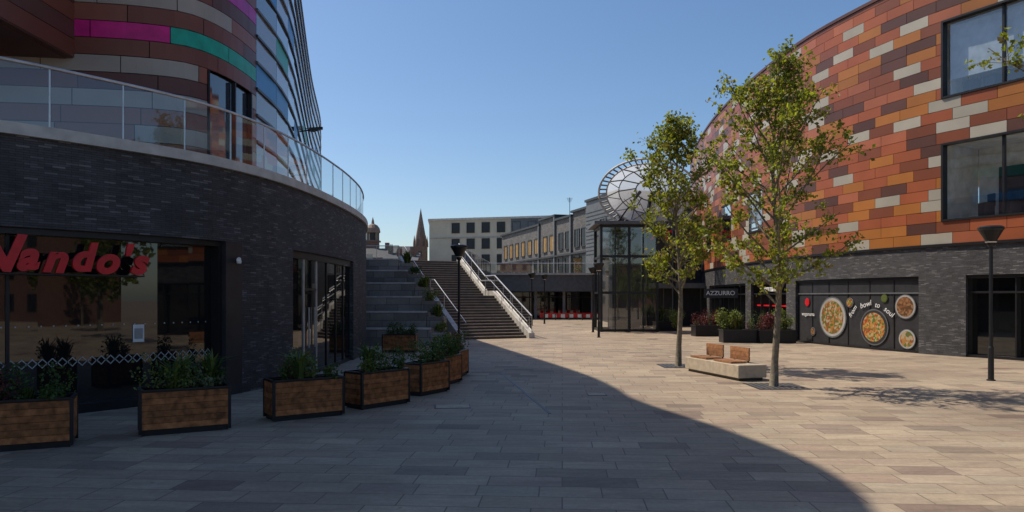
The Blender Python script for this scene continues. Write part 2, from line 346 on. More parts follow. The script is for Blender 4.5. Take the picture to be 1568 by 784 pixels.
while q<Lc.L-st:
    p0=Vector(Lc.P(q+0.02,-0.12,5.52)); p1=Vector(Lc.P(q+st-0.02,-0.12,5.52))
    TB.face([p0,p1,p1+Vector((0,0,1.14)),p0+Vector((0,0,1.14))],'glass')
    a=Vector(Lc.P(q,-0.14,5.52)); TB.tube([a,a+Vector((0,0,1.17))],0.018,'steel',6)
    TB.tube([Vector(Lc.P(q+st*k/3,-0.12,6.7)) for k in range(4)],0.032,'steel',8,cap=False)
    q+=st
TB.build('terrace_glass_balustrade',LB)
# ------- upper volume
Uc=Curve([(-34,14.5),(-24,16.6),(-16,17.7),(-11.5,18.3),(-9.3,18.75),(-8.35,19.5),(-7.95,21.5),(-8.1,25),(-8.7,28.5),(-9.75,33),(-12.6,45),(-16,60),(-20,69),(-30,74)],1)
H=16
w=MB(); cbox(w,Uc,0,Uc.L,5.4,H,-0.6,-0.34,'black',ends=False); cap(w,Uc,[(-50,74),(-50,14)],H-0.05,'greyconc',off=-0.1); w.build('backing_wall',LB)
PF=((0,1,2,3),(3,2,6,7),(4,5,1,0),(4,0,3,7),(1,5,6,2))
def panels(mb,c,s0,s1,z0,rows,pw,ph,off,fn,gap=0.02,depth=0.04,skip=None,stagger=None,seg=1):
    for r in range(rows):
        z=z0+r*ph; q=s0-(U(0,pw) if stagger is None else pw*stagger[r%len(stagger)])
        while q<s1:
            a=max(q,s0); b=min(q+pw,s1); q+=pw
            if b-a<0.08: continue
            if skip:
                rr=skip(r,a,b)
                if rr is None: continue
                a,b=rr
                if b-a<0.08: continue
            m=fn(r,(a+b)/2,z)
            if m is None: continue
            a+=gap/2; b-=gap/2
            for k in range(seg):
                e=a+(b-a)*k/seg; f=a+(b-a)*(k+1)/seg
                A0=c.P(e,off,z+gap/2);A1=c.P(f,off,z+gap/2);A2=c.P(f,off,z+ph-gap/2);A3=c.P(e,off,z+ph-gap/2)
                B3=c.P(e,off-depth,z+ph-gap/2);B2=c.P(f,off-depth,z+ph-gap/2);B0=c.P(e,off-depth,z+gap/2);B1=c.P(f,off-depth,z+gap/2)
                mb.solid([A0,A1,A2,A3,B0,B1,B2,B3],PF if seg==1 else PF[:3],m)
sC=Uc.sY(19.1); sG=Uc.sY(22.3)
DN=[pm(n_,c_,0.4,0,var=0.1,scale=0.9,bump=0.02,bscale=2,spec=0.35) for n_,c_ in (('clad_shade_rust_plain',(0.20,0.065,0.042)),('clad_shade_brown_plain',(0.13,0.052,0.042)),('clad_shade_stone_plain',(0.38,0.33,0.29)),('clad_shade_clay_plain',(0.28,0.10,0.065)))]
NM=pm('clad_magenta_plain',(0.6,0.01,0.22),0.4,bump=0); NT=pm('clad_teal_plain',(0.01,0.38,0.27),0.4,bump=0); NP=pm('clad_violet_plain',(0.45,0.03,0.33),0.4,bump=0); NB=pm('clad_blue_plain',(0.04,0.25,0.55),0.4,bump=0)
def fnL(r,s,z):
    if 8.9<=z<9.35: return NM if s<sC else (NT if s<sG+0.3 else NB)
    if 10.3<=z<10.75: return NM if s<Uc.sY(20.5) else NP
    if 12<=z<12.4: return NP
    x=R()
    if r%2==0: return DN[2] if x<0.78 else DN[3]
    return DN[0] if x<0.5 else (DN[3] if x<0.85 else DN[1])
doors=[(Uc.sY(19.6),Uc.sY(21.9))]
def skL(r,a,b):
    if r<7 and a<doors[0][1] and b>doors[0][0]:
        if a<doors[0][0]: return (a,doors[0][0])
        if b>doors[0][1]: return (doors[0][1],b)
        return None
    return (a,b)
w=MB(); panels(w,Uc,0,sG,5.45,24,1.9,0.44,0.0,fnL,skip=skL,seg=5); w.build('cladding_panels',LB)
w=MB()
cbox(w,Uc,doors[0][0],doors[0][1],5.45,8.5,-0.2,-0.12,'bglass',step=0.3)
for q in(doors[0][0],(doors[0][0]+doors[0][1])/2,doors[0][1]-0.06): cbox(w,Uc,q,q+0.06,5.45,8.5,-0.1,0.03,'black')
ph=0.82; z=5.5; k=0
while z<H-0.2:
    q=sG
    while q<Uc.L-2:
        b=q+2.3
        A=[Uc.P(q+0.015,0.0,z+0.05),Uc.P(b-0.015,0.0,z+0.05),Uc.P(b-0.015,0.0,z+ph-0.05),Uc.P(q+0.015,0.0,z+ph-0.05)]
        rr=R(); mm='lglass' if k%3!=1 else 'bglass'
        if k in(4,6,8) and rr<0.35: mm=CB if k!=6 else CT
        w.face(A,mm); q=b
    cbox(w,Uc,sG,Uc.L-2,z+ph-0.045,z+ph+0.035,-0.05,0.05,'black' if k%2 else 'grey',step=1.5)
    z+=ph; k+=1
w.build('upper_glazing',LB)
w=MB()
OH=Curve([(-34,3),(-20,5),(-12.5,8.6),(-9,10.6),(-7.2,12.6),(-6.42,15.2),(-6.82,18.2),(-7.75,21.8),(-8.45,26)],1)  # added slab above the view, outlined to cast the curved plaza shadow
cbox(w,OH,0,OH.L,14.4,H+0.1,-0.2,0.05,DL[0]); cap(w,OH,[(-12,33),(-45,33),(-45,3)],H+0.1,'greyconc'); cap(w,OH,[(-12,33),(-45,33),(-45,3)],14.4,DL[1])
w.build('added_shadow_slab',LB)
w=MB(); w.box((-17.2,16.6,11.4),(12,3.6,6.0),DL[1]); 
for i in range(7):
    w.box((-11.19,16.6,8.65+i*0.46),(0.03,3.5,0.44),DL[1 if i%2 else 0])
for i in range(8):
    w.box((-12.0-i*1.3,16.6,8.39),(1.27,3.5,0.02),DL[0 if i%3 else 1])
w.build('projecting_bay',LB)
w=MB()
for y in(33,36.5,41,46):
    q=Uc.sY(y); zz=9.9+(y-33)*0.24; a=Vector(Uc.P(q,0,zz)); b=Vector(Uc.P(q,0.55,zz+0.12)); w.tube([a,b],0.03,'black',6); w.box(b,(0.26,0.22,0.16),'black',0.4)
w.build('facade_floodlights',LB)
# ---------------------------------------------------------------- right building
RB=empty('shopping_centre_building')
Rc=Curve([(24,14),(22.3,17.5),(20.5,21.5),(18.4,25.8),(16.6,29.2),(15.4,32.8),(14.7,36),(14.35,40),(14.3,46),(14.8,54),(16.2,64),(18.5,74),(22,84)],-1)
zc=4.4; RH=4.4+0.44*24.5
sw=Rc.sY(28.4)
def rowskip(r):return (2<=r<9) or (13<=r<20)
w=MB()
for z0,z1,win_ in((zc,5.28,0),(5.28,8.36,1),(8.36,10.12,0),(10.12,13.2,1),(13.2,RH,0)):
    cbox(w,Rc,sw if win_ else 0,Rc.L,z0,z1,-0.3,-0.06,'black',ends=bool(win_))
cap(w,Rc,[(60,84),(60,14)],RH-0.05,'greyconc',off=-0.1)
cbox(w,Rc,0,Rc.L,RH-0.02,RH+0.12,-0.3,0.06,CL[3])
cbox(w,Rc,0,Rc.L,zc-0.1,zc,-0.3,0.05,'black')
w.build('backing_wall',RB)
lastc={}
def fnR(r,s,z):
    t=min(1,max(0,(s-sw)/22.0)); x=R()
    if x<0.17 and lastc.get(r)!=4: lastc[r]=4; return CL[4]
    lastc[r]=0
    x=R(); wo=0.33-0.18*t
    if x<wo: return CL[0]
    if x<wo+0.26: return CL[1]
    if x<0.80: return CL[2]
    if x<0.93: return CL[3]
    return CL[5]
def skR(r,a,b):
    if rowskip(r) and a<sw:
        return (sw,b) if b>sw else None
    return (a,b)
w=MB(); panels(w,Rc,0,Rc.L,zc,24,1.3,0.44,0.0,fnR,gap=0.018,depth=0.05,skip=skR,stagger=(0,0.5,0.5,0.0,0.25,0.5,0.75,0.25)); cbox(w,Rc,0,Rc.L,zc+24*0.44+0.01,RH-0.03,-0.04,0.0,CL[2]); w.build('cladding_panels',RB)
w=MB()
for z0,z1 in((5.28,8.36),(10.12,13.2)):
    cbox(w,Rc,0,sw,z0,z1,-0.2,-0.2,'wglass')
    cbox(w,Rc,0,sw,z0,z0+0.08,-0.25,0.05,'black'); cbox(w,Rc,0,sw,z1-0.08,z1,-0.25,0.05,'black'); cbox(w,Rc,sw-0.08,sw,z0+0.08,z1-0.08,-0.25,0.05,'black')
    q=sw-2.2
    while q>0: cbox(w,Rc,q-0.04,q+0.04,z0+0.08,z1-0.08,-0.24,-0.1,'black'); q-=3.1
    cbox(w,Rc,0,sw,z0-0.1,z1+0.1,-2.7,-2.5,'room'); cbox(w,Rc,0,sw+0.3,z0-0.12,z0-0.02,-2.5,-0.31,'room'); cbox(w,Rc,0,sw+0.3,z1+0.02,z1+0.12,-2.5,-0.31,'white')
    cbox(w,Rc,sw+0.05,sw+0.2,z0-0.1,z1+0.1,-2.5,-0.31,'room')
cbox(w,Rc,0,sw,5.4,6.15,-0.08,-0.08,'glass')
cbox(w,Rc,0,sw-0.1,10.9,13.0,-0.45,-0.4,'blind')
for i in range(8):
    q=sw-0.6-i*0.8; p=Rc.P(q,-1.0,5.6); w.box((p[0],p[1],10.5),(0.45,0.45,0.7),'dark',0.3*i)
cbox(w,Rc,sw-1.9,sw-0.9,5.3,7.5,-2.49,-2.4,'dark')
cbox(w,Rc,sw-4.6,sw-2.9,5.9,7.3,-2.49,-2.4,'grey')
for i in range(5):
    q=sw-1.0-i*0.9; p=Rc.P(q,-1.3,5.6); w.box((p[0],p[1],5.75),(0.4,0.4,0.5),'dark'); w.box((p[0]+0.2,p[1],6.1),(0.06,0.4,0.5),'dark')
w.build('first_floor_windows',RB)
w=MB()
for i in range(3):
    y=41+i*6; q=Rc.sY(y); cbox(w,Rc,q,q+2.2,6.2,8.4,-0.05,0.03,'bglass'); cbox(w,Rc,q-0.08,q+2.28,6.1,6.2,-0.05,0.1,'black'); cbox(w,Rc,q-0.08,q+2.28,8.4,8.5,-0.05,0.1,'black')
w.build('side_windows',RB)
sa=Rc.sY(27.6); sb=Rc.sY(29.3); sc_=Rc.sY(37.0); sd=Rc.sY(38.0); se=Rc.sY(43.0); sf=Rc.sY(44); sg=Rc.sY(54)
w=MB()
cbox(w,Rc,0,Rc.L,3.15,zc-0.1,-0.5,-0.03,'ledge')
cbox(w,Rc,sa,sb,0,3.15,-0.5,-0.03,'ledge'); cbox(w,Rc,sc_,sd,0,3.15,-0.5,-0.03,'ledge'); cbox(w,Rc,se,sf,0,3.15,-0.5,-0.03,'ledge'); cbox(w,Rc,sg,sg+1.2,0,3.15,-0.5,-0.03,'ledge')
w.build('stone_wall',RB)
w=MB()
cbox(w,Rc,0,sa,0,3.15,-0.6,-0.45,'dglass'); cbox(w,Rc,sb,sc_,0,3.15,-0.5,-0.2,'dark'); cbox(w,Rc,sd,se,0,3.15,-0.7,-0.5,'dglass'); cbox(w,Rc,sf,sg,0,3.15,-0.7,-0.5,'dglass'); cbox(w,Rc,sg+1.2,Rc.L,0,3.15,-0.7,-0.5,'dglass')
for s0,s1,nn in((0,sa,9),(sb,sc_,6),(sd,se,4),(sf,sg,7),(sg+1.2,Rc.L,10)):
    for k in range(nn+1):
        q=s0+(s1-s0)*k/nn; cbox(w,Rc,q-0.025,q+0.025,0.1,3.05,-0.5,-0.175,'black')
    cbox(w,Rc,s0,s1,3.03,3.148,-0.5,-0.1,'black'); cbox(w,Rc,s0,s1,0,0.1,-0.5,-0.1,'black'); 
    if s0!=sb: cbox(w,Rc,s0,s1,2.45,2.53,-0.5,-0.18,'black')
    else: cbox(w,Rc,s0,s1,2.44,2.5,-0.4,-0.15,'grey'); cbox(w,Rc,s0,s1,2.5,3.03,-0.4,-0.19,'dark')
w.build('shopfronts',RB)
def disc(mb,c,s,z,r,m,off,n=28):
    mb.face([c.P(s+math.cos(2*math.pi*k/n)*r,off,z+math.sin(2*math.pi*k/n)*r) for k in range(n)],m)
PS=empty('restaurant_window_poster')
w=MB()
def bowl(y,z,r,f,rim='offwhite',inner='dark'):
    q=Rc.sY(y); disc(w,Rc,q,z,r,rim,-0.155); disc(w,Rc,q,z,r*0.93,inner,-0.151); disc(w,Rc,q+r*0.02,z,r*0.80,f,-0.147)
bowl(34.1,1.35,0.98,'food2',rim='grey',inner='greyconc'); bowl(31.55,0.98,0.80,'food1',rim='grey',inner='dark'); bowl(29.98,1.9,0.52,'food3',rim='grey',inner='greyconc'); bowl(29.9,0.55,0.42,'food2',rim='grey',inner='offwhite')
bowl(32.95,2.05,0.22,'food1'); bowl(31.0,2.25,0.18,'shrubB',rim='shrubB',inner='shrubB'); bowl(35.6,0.6,0.2,'food3'); bowl(36.1,2.05,0.2,'red',rim='red',inner='red')
w.build('food_prints',PS)
for y,z,t,sz,rt in((32.75,1.7,'from',0.32,0.9),(32.0,2.02,'bowl',0.34,0.25),(31.35,2.0,'to',0.32,-0.15),(30.75,1.72,'soul',0.34,-0.6)):
    q=Rc.sY(y); text('slogan_'+t,t,sz,Rc.P(q,-0.14,z-0.05),Rc.nor(q),'white',PS,0.003,0.2,0.0,rt)
q=Rc.sY(36.0); text('shop_name','wagamama',0.26,Rc.P(q,-0.14,1.45),Rc.nor(q),'white',PS,0.003)
q=Rc.sY(40.5); SG=empty('shop_sign'); text('lettering','wagamama',0.5,Rc.P(q,-0.2,2.78),Rc.nor(q),'white',SG,0.02,0,0.004)
w=MB(); cbox(w,Rc,Rc.sY(38.3),Rc.sY(42.7),1.78,1.86,-0.45,-0.3,'red'); w.build('sign_band',SG)
SG=empty('shop_sign')
text('lettering','AZZURRO',0.38,(13.35,46.0,2.55),(-0.35,-0.93),'white',SG,0.03,0,0.002)
w=MB(); w.box((13.4,46.12,2.55),(2.1,0.1,0.6),'dark',rz=math.radians(-20.6)); w.box((13.4,46.15,1.1),(0.1,0.1,2.2),'black'); w.build('sign_board',SG)
# ---------------------------------------------------------------- stairs, tiers, deck
Z=4.8
d=Vector((-0.426,0.905,0)); r_=Vector((0.905,0.426,0)); A=Vector((-2.75,38.8,0)); W=3.9
ST=empty('outdoor_staircase')
w=MB(); ns=30; tr=0.315; pos=0
for i in range(ns):
    if i==15: pos+=1.5
    z=(i+1)*Z/ns; p=A+d*pos
    nxt=tr if i!=14 else tr+1.5
    a=p; b=p+r_*W
    q0=a+d*nxt;q1=b+d*nxt; zb=0 if i==0 else z-0.3
    w.hexa([(a.x,a.y,zb),(b.x,b.y,zb),(q1.x,q1.y,zb),(q0.x,q0.y,zb),(a.x,a.y,z),(b.x,b.y,z),(q1.x,q1.y,z),(q0.x,q0.y,z)],'step')
    a2=a-d*0.012; b2=b-d*0.012; c2=b+d*0.06; d2=a+d*0.06
    w.hexa([(v.x,v.y,z-0.04) for v in(a2,b2,c2,d2)]+[(v.x,v.y,z+0.003) for v in(a2,b2,c2,d2)],'nose')
    pos+=tr
run=pos
w.build('steps',ST)
def slopez(t):
    l1=15*tr
    if t<l1: return t/l1*Z/2
    if t<l1+1.5: return Z/2
    return min(Z,Z/2+(t-l1-1.5)/(run-l1-1.5)*Z/2)
w=MB()
for base,thick in((A+r_*W,0.35),(A-r_*0.3,0.3)):
    ks=[-0.4,15*tr,15*tr+1.5,run]
    for t0,t1 in zip(ks[:-1],ks[1:]):
        p=base+d*t0;q=base+d*t1; p2=p+r_*thick;q2=q+r_*thick; z0=slopez(max(0,t0))+0.3; z1=slopez(t1)+0.3
        w.hexa([(p.x,p.y,0),(p2.x,p2.y,0),(q2.x,q2.y,0),(q.x,q.y,0),(p.x,p.y,z0),(p2.x,p2.y,z0),(q2.x,q2.y,z1),(q.x,q.y,z1)],'coping')
w.build('side_walls',ST)
w=MB(); ks=[-0.4,15*tr,15*tr+1.5,run]
rail(w,[tuple(A+r_*(W+0.17)+d*t+Vector((0,0,slopez(max(0,t))+0.3))) for t in ks],0.95,1.3,0.04)
w.build('glass_balustrade',ST)
w=MB()
for off in(0.12,W-0.12):
    pp=[A+r_*off+d*t+Vector((0,0,slopez(max(0,t))+0.95)) for t in ks]; w.tube(pp,0.025,'steel',8)
    for t in(0.5,3,5.5,8,10.5): p=A+r_*off+d*t+Vector((0,0,slopez(t))); w.tube([p,p+Vector((0,0,0.95))],0.02,'steel',6)
w.build('handrails',ST)
T=A+d*run
TR=empty('terraced_retaining_wall')
w=MB()
ri=[-3.9,-4.3,-4.8,-5.4,-6.1,-6.9]
for i in range(6):
    y0=34+1.9*i; zt=0.76*(i+1); 
    w.box(((-16+ri[i])/2,(y0+50)/2,zt-0.381),(16+ri[i],50-y0,0.758),'tier')
    w.box(((-16+ri[i])/2,y0+0.17,zt+0.04),(16+ri[i]+0.06,0.42,0.08),'coping')
for i in range(6): 
    y0=34+1.9*i; z=(i+0.5)*0.76-0.19; x1=ri[i]
    w.box((x1+0.45,y0+0.9,z),(0.86,1.6,0.76),'tier')
w.build('tiers',TR)
DK=empty('upper_walkway')
w=MB()
Tr=T+r_*(W+0.35)
poly=[(-60,49.6),(T.x-0.3,49.6),(T.x,T.y),(Tr.x,Tr.y),(-2.2,75),(24,75),(24,220),(-120,220),(-120,49.6)]
w.face([(x,y,Z-0.004) for x,y in poly],'greyconc')
for i in range(0,5):
    a=poly[i];b=poly[i+1]; lo=0 if i<4 else 2.9
    w.face([(a[0],a[1],lo),(b[0],b[1],lo),(b[0],b[1],Z-0.01),(a[0],a[1],Z-0.01)],'greyconc' if i<3 else 'grey')
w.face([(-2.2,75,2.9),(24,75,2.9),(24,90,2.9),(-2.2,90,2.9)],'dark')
w.face([(-3,82,0),(30,82,0),(30,82,2.95),(-3,82,2.95)],'dglass')
w.box((11,74.9,4.72),(26.4,0.3,0.2),'coping')
w.build('deck',DK)
w=MB()
for i in range(9): w.tube([(-0.5+i*3,76,0),(-0.5+i*3,76,2.9)],0.16,'greyconc',10)
for i in range(16): w.box((-2+i*2,81.9,1.45),(0.1,0.1,2.9),'grey')
w.box((12,81.9,2.3),(30,0.1,0.12),'grey')
w.build('columns',DK)
w=MB(); rail(w,[(Tr.x,Tr.y,Z),(-2.2,75,Z),(24,75,Z)],1.05,2.2); rail(w,[(-14,49.7,Z),(T.x-0.4,49.7,Z)],1.05,1.5); w.build('glass_balustrade',DK)
w=MB()
for i in range(14):
    x=3+i*0.42; w.box((x,72,0.42),(0.40,0.06,0.34),'white' if i%2 else 'red')
for i in range(5): w.box((3+i*1.35,72.05,0.3),(0.06,0.4,0.6),'dark')
w.box((5.7,72,0.68),(5.9,0.09,0.06),'red')
w.build('red_white_barrier')
w=MB(); w.box((0.3,76.2,Z+0.6),(3.2,0.06,1.0),'brickred'); w.box((-1.5,76.2,Z+0.55),(0.06,0.06,1.1),'black'); w.box((2.0,76.2,Z+0.55),(0.06,0.06,1.1),'black'); w.build('banner_board')
w=MB(); w.box((7.2,79,Z+0.9),(0.9,0.06,1.8),'food2'); w.box((7.2,79.1,Z+0.9),(1.05,0.06,1.95),'black'); w.build('advertising_poster')
# ---------------------------------------------------------------- back buildings
def win(mb,c,s0,s1,z0,z1,g='wdark',fr='grey',mull=1):
    cbox(mb,c,s0,s1,z0,z1,-0.05,0.02,g,step=50); t=0.09
    cbox(mb,c,s0-t,s1+t,z1,z1+t,-0.05,0.1,fr,step=50); cbox(mb,c,s0-t,s1+t,z0-t,z0,-0.05,0.16,fr,step=50)
    cbox(mb,c,s0-t,s0,z0,z1,-0.05,0.1,fr,step=50); cbox(mb,c,s1,s1+t,z0,z1,-0.05,0.1,fr,step=50)
    for k in range(1,mull+1):
        q=s0+(s1-s0)*k/(mull+1); cbox(mb,c,q-0.035,q+0.035,z0,z1,-0.04,0.06,fr,step=50)
GB=empty('grey_shop_building')
gc=Curve([(11.2,72.5),(-1.6,114)],-1,smooth=False); gL=gc.L
secs=[(0,8.5,12.9,'grey'),(8.5,13.5,12.3,'greybrick'),(13.5,19,11.9,'greybrick'),(19,25,12.5,'greybrick'),(25,gL,11.9,'greybrick')]
w=MB(); ww=MB()
for s0,s1,zt,m in secs:
    cbox(w,gc,s0,s1,Z,zt,-14,0 if m!='grey' else 0.4,m,step=60)
    cbox(w,gc,s0-0.05,s1+0.05,zt,zt+0.25,-14,0.3 if m!='grey' else 0.6,'dark',step=60)
    cbox(w,gc,s0+0.1,s0+0.5,Z,zt,0,0.25 if m!='grey' else 0.55,'grey',step=60)
for s0,s1,zt,m in secs:
    if m=='grey':
        for k in range(12): cbox(w,gc,s0,s1,Z+2.2+k*0.42,Z+2.25+k*0.42,0.4,0.45,'dark',step=60)
        win(ww,Curve([gc.P(0,0.4,0)[:2],gc.P(gL,0.4,0)[:2]],-1,smooth=False),3.2,4.6,8.2,10.6)
        continue
    nn=max(2,int((s1-s0)/2.9))
    for k in range(nn):
        q=s0+0.9+(s1-s0-0.9)*k/nn
        win(ww,gc,q,q+1.3,Z+3.4,Z+5.4,'wdark' if (s0<19) else 'yellow','dark',1)
        win(ww,gc,q,q+1.5,Z+0.2,Z+2.3,'wdark','dark',0)
cbox(w,gc,8.5,gL,Z+2.55,Z+2.75,0,0.35,'dark',step=60)
pp=gc.P(22,-3,12.4); w.tube([pp,(pp[0],pp[1],15.4)],0.04,'black',6); 
for k in range(5): w.tube([(pp[0]-0.4+0.05*k,pp[1],15.3-0.12*k),(pp[0]+0.4-0.05*k,pp[1],15.3-0.12*k)],0.02,'black',5)
w.box(gc.P(12,-5,12.9),(3,2,1.3),'grey',rz=0.3); w.box(gc.P(30,-4,12.7),(2,2,1.0),'greyconc')
w.build('walls',GB); ww.build('windows',GB)
HB=empty('cream_hotel_building')
hc=Curve([(-15.2,132),(8,126)],1,smooth=False)
w=MB(); ww=MB(); zt=16.3
P=[(-15.2,132),(8,126),(12,150),(-17.5,158)]
w.hexa([(x,y,Z) for x,y in P]+[(x,y,zt) for x,y in P],'cream'); w.hexa([(x,y,zt) for x,y in [(-15.4,131.7),(8.2,125.7),(12.2,150.3),(-17.7,158.3)]]+[(x,y,zt+0.35) for x,y in [(-15.4,131.7),(8.2,125.7),(12.2,150.3),(-17.7,158.3)]],'coping')
for fl in range(4):
    zz=Z+0.5+fl*2.9
    for k in range(1,8):
        q=1.6+k*2.85; win(ww,hc,q,q+1.35,zz,zz+1.7,'wdark','dark',0)
cbox(w,hc,0.1,hc.L,Z+8.2,Z+8.35,0,0.12,'greyconc',step=60)
cbox(w,hc,15.5,hc.L,Z+0.2,zt,0,0.06,'grey',step=60)
for x in(-6,0,4): w.box((x,138,zt+0.7),(2.5,2,1),'grey')
w.build('walls',HB); ww.build('windows',HB)
def house(name,x,y,wx,dy,h,m,roof='slate',pitch=2.0):
    E=empty(name); w=MB(); w.box((x,y,Z+h/2),(wx,dy,h),m); zt=Z+h
    a,b,c,dd=(x-wx/2-0.2,y-dy/2-0.2),(x+wx/2+0.2,y-dy/2-0.2),(x+wx/2+0.2,y+dy/2+0.2),(x-wx/2-0.2,y+dy/2+0.2)
    w.face([(a[0],a[1],zt),(b[0],b[1],zt),(b[0],y,zt+pitch),(a[0],y,zt+pitch)],roof); w.face([(c[0],c[1],zt),(dd[0],dd[1],zt),(a[0],y,zt+pitch),(b[0],y,zt+pitch)],roof)
    w.face([(a[0],a[1],zt),(a[0],y,zt+pitch),(dd[0],dd[1],zt)],m); w.face([(b[0],b[1],zt),(c[0],c[1],zt),(b[0],y,zt+pitch)],m)
    w.box((x-wx*0.35,y,zt+pitch+0.3),(0.8,0.6,1.6),m); w.box((x+wx*0.3,y,zt+pitch+0.3),(0.8,0.6,1.6),m)
    for k in range(3): w.lathe((x-wx*0.35-0.25+0.25*k,y,zt+pitch+1.1),[(0.1,0),(0.08,0.4)],'brickred',8)
    w.build('walls_and_roof',E)
    fc=Curve([(x-wx/2,y-dy/2),(x+wx/2,y-dy/2)],1,smooth=False); ww=MB(); nn=int(wx/2.2)
    for k in range(nn):
        for f in range(max(1,int(h/3))):
            q=0.6+k*(wx-0.6)/nn; win(ww,fc,q,q+1.0,Z+0.9+f*3,Z+2.5+f*3,'wdark','white',0)
    ww.build('windows',E)
house('brick_house',-27,140,9,8,5.0,'brickred'); house('brick_house',-19.5,128,6,7,3.4,'stone'); house('pale_house',-23.5,108,7,6,1.9,'cream',pitch=1.0); house('brick_house',-34,150,10,8,7,'brickred')
house('brick_house',-17.2,118,3.6,6,3.0,'brickred',pitch=1.3)
CH=empty('church'); w=MB(); x,y=-19.3,152
w.box((x,y,8),(2.6,2.6,10),'stone'); w.lathe((x,y,13),[(1.3,0),(1.15,1.5),(0.9,3),(0.0,8.2)],'stone',8)
for sx in(-1,1):
    for sy in(-1,1): w.lathe((x+sx*1.2,y+sy*1.2,13),[(0.28,0),(0.25,0.8),(0,2.4)],'stone',6)
w.box((x-4,y+2,8),(7,5,5.5),'stone'); w.face([(x-7.5,y-0.6,10.7),(x-0.8,y-0.6,10.7),(x-0.8,y+2,13.2),(x-7.5,y+2,13.2)],'slate'); w.box((x,y-1.33,11),(0.7,0.1,1.8),'dark'); w.build('tower_and_spire',CH)
CT_=empty('clock_tower'); w=MB(); x,y=-27.5,142
w.box((x,y,9),(2.2,2.2,8.5),'brickred'); w.box((x,y,13.35),(2.7,2.7,0.3),'stone')
for sx in(-1,1):
    for sy in(-1,1): w.tube([(x+sx*0.9,y+sy*0.9,13.5),(x+sx*0.9,y+sy*0.9,15)],0.22,'brickred',6)
w.lathe((x,y,13.5),[(0.7,0),(0.7,1.5)],'dark',8); w.lathe((x,y,15),[(1.45,0),(1.5,0.2),(1.35,0.9),(0.9,1.5),(0.3,1.8),(0.25,2.3),(0.0,3.2)],'copper',12)
w.build('tower_and_dome',CT_)
# ---------------------------------------------------------------- canopy + lift pavilion
CA=empty('disc_canopy')
C=Vector((10.0,53,9.9)); nn=Vector((-0.36,-0.66,-0.42)).normalized(); u=nn.cross(Vector((0,0,1))).normalized(); v=u.cross(nn)
def cp(a,r,h): return C+(u*math.cos(a)*1.25+v*math.sin(a)*0.92)*r+nn*h
w=MB(); RR=3.0; n=64
for r,h,t,mm_ in((RR,0.15,0.08,'coping'),(RR-0.45,0.0,0.06,'coping'),(1.9,-0.5,0.04,'grey'),(0.9,-0.78,0.05,'grey')):
    w.tube([cp(2*math.pi*k/n,r,h) for k in range(n+1)],t,mm_,6,cap=False)
for k in range(48):
    a=2*math.pi*k/48; w.tube([cp(a,RR,0.15),cp(a,RR-0.45,0)],0.06,'grey',4)
for k in range(12):
    a=2*math.pi*k/12; w.tube([cp(a,RR-0.4,0),cp(a+0.12,1.9,-0.5),cp(a+0.26,0.9,-0.78)],0.05,'grey',5); w.tube([cp(a,RR-0.4,0),cp(a-0.26,1.9,-0.5)],0.03,'grey',5)
w.build('rim_and_ribs',CA)
mm,nt,o=newmat('membrane'); L=nt.links.new; dd_=N(nt,'ShaderNodeBsdfDiffuse'); dd_.inputs[0].default_value=(0.75,0.76,0.76,1); tt=N(nt,'ShaderNodeBsdfTranslucent'); tt.inputs[0].default_value=(0.75,0.76,0.76,1); mx=N(nt,'ShaderNodeMixShader'); mx.inputs[0].default_value=0.55; L(dd_.outputs[0],mx.inputs[1]); L(tt.outputs[0],mx.inputs[2])
tp_=N(nt,'ShaderNodeBsdfTransparent'); m2_=N(nt,'ShaderNodeMixShader'); m2_.inputs[0].default_value=0.3; L(mx.outputs[0],m2_.inputs[1]); L(tp_.outputs[0],m2_.inputs[2]); L(m2_.outputs[0],o.inputs[0]); M['membrane']=mm
w=MB()
for k in range(56):
    a,b=2*math.pi*k/56,2*math.pi*(k+1)/56
    for (r0,h0),(r1,h1) in (((RR-0.45,-0.05),(1.9,-0.62)),((1.9,-0.62),(0.9,-0.94)),((0.9,-0.94),(0.02,-1.0))):
        w.face([cp(a,r0,h0),cp(b,r0,h0),cp(b,r1,h1),cp(a,r1,h1)],'membrane')
w.build('membrane',CA,smooth=True)
w=MB()
for x,y in((7.0,50.5),(11.5,51),(10,55)):
    w.tube([(x,y,0),(x,y,7.0),tuple(C-nn*1.2+Vector(((x-10)*0.3,0,-0.3)))],0.13,'black',8)
w.build('support_columns',CA)
LP=empty('glass_lift_pavilion'); w=MB(); x0,x1,y0,y1,h=5.9,9.6,47.5,51,7.0
for x in(x0,(x0+x1)/2,x1):
    for y in(y0,y1): w.box((x,y,h/2),(0.16,0.16,h),'black')
for z in(0.1,2.6,5.0,7.0):
    for y in(y0,y1): w.box(((x0+x1)/2,y,z),(x1-x0+0.2,0.14,0.16),'black')
    for x in(x0,x1): w.box((x,(y0+y1)/2,z),(0.14,y1-y0+0.2,0.15),'black')
w.box(((x0+x1)/2,(y0+y1)/2,h+0.2),(x1-x0+1.0,y1-y0+1.0,0.2),'grey'); w.box(((x0+x1)/2,(y0+y1)/2+0.4,3.4),(1.9,1.9,6.6),'dark')
for x in (x0+0.92,x1-0.92): w.box((x,y0,h/2),(0.07,0.07,h),'black')
w.build('steel_frame',LP); w=MB()
w.face([(x0,y0+0.02,0.1),(x1,y0+0.02,0.1),(x1,y0+0.02,h),(x0,y0+0.02,h)],'wglass'); w.face([(x0+0.02,y0,0.1),(x0+0.02,y1,0.1),(x0+0.02,y1,h),(x0+0.02,y0,h)],'wglass')
w.build('glazing',LP)
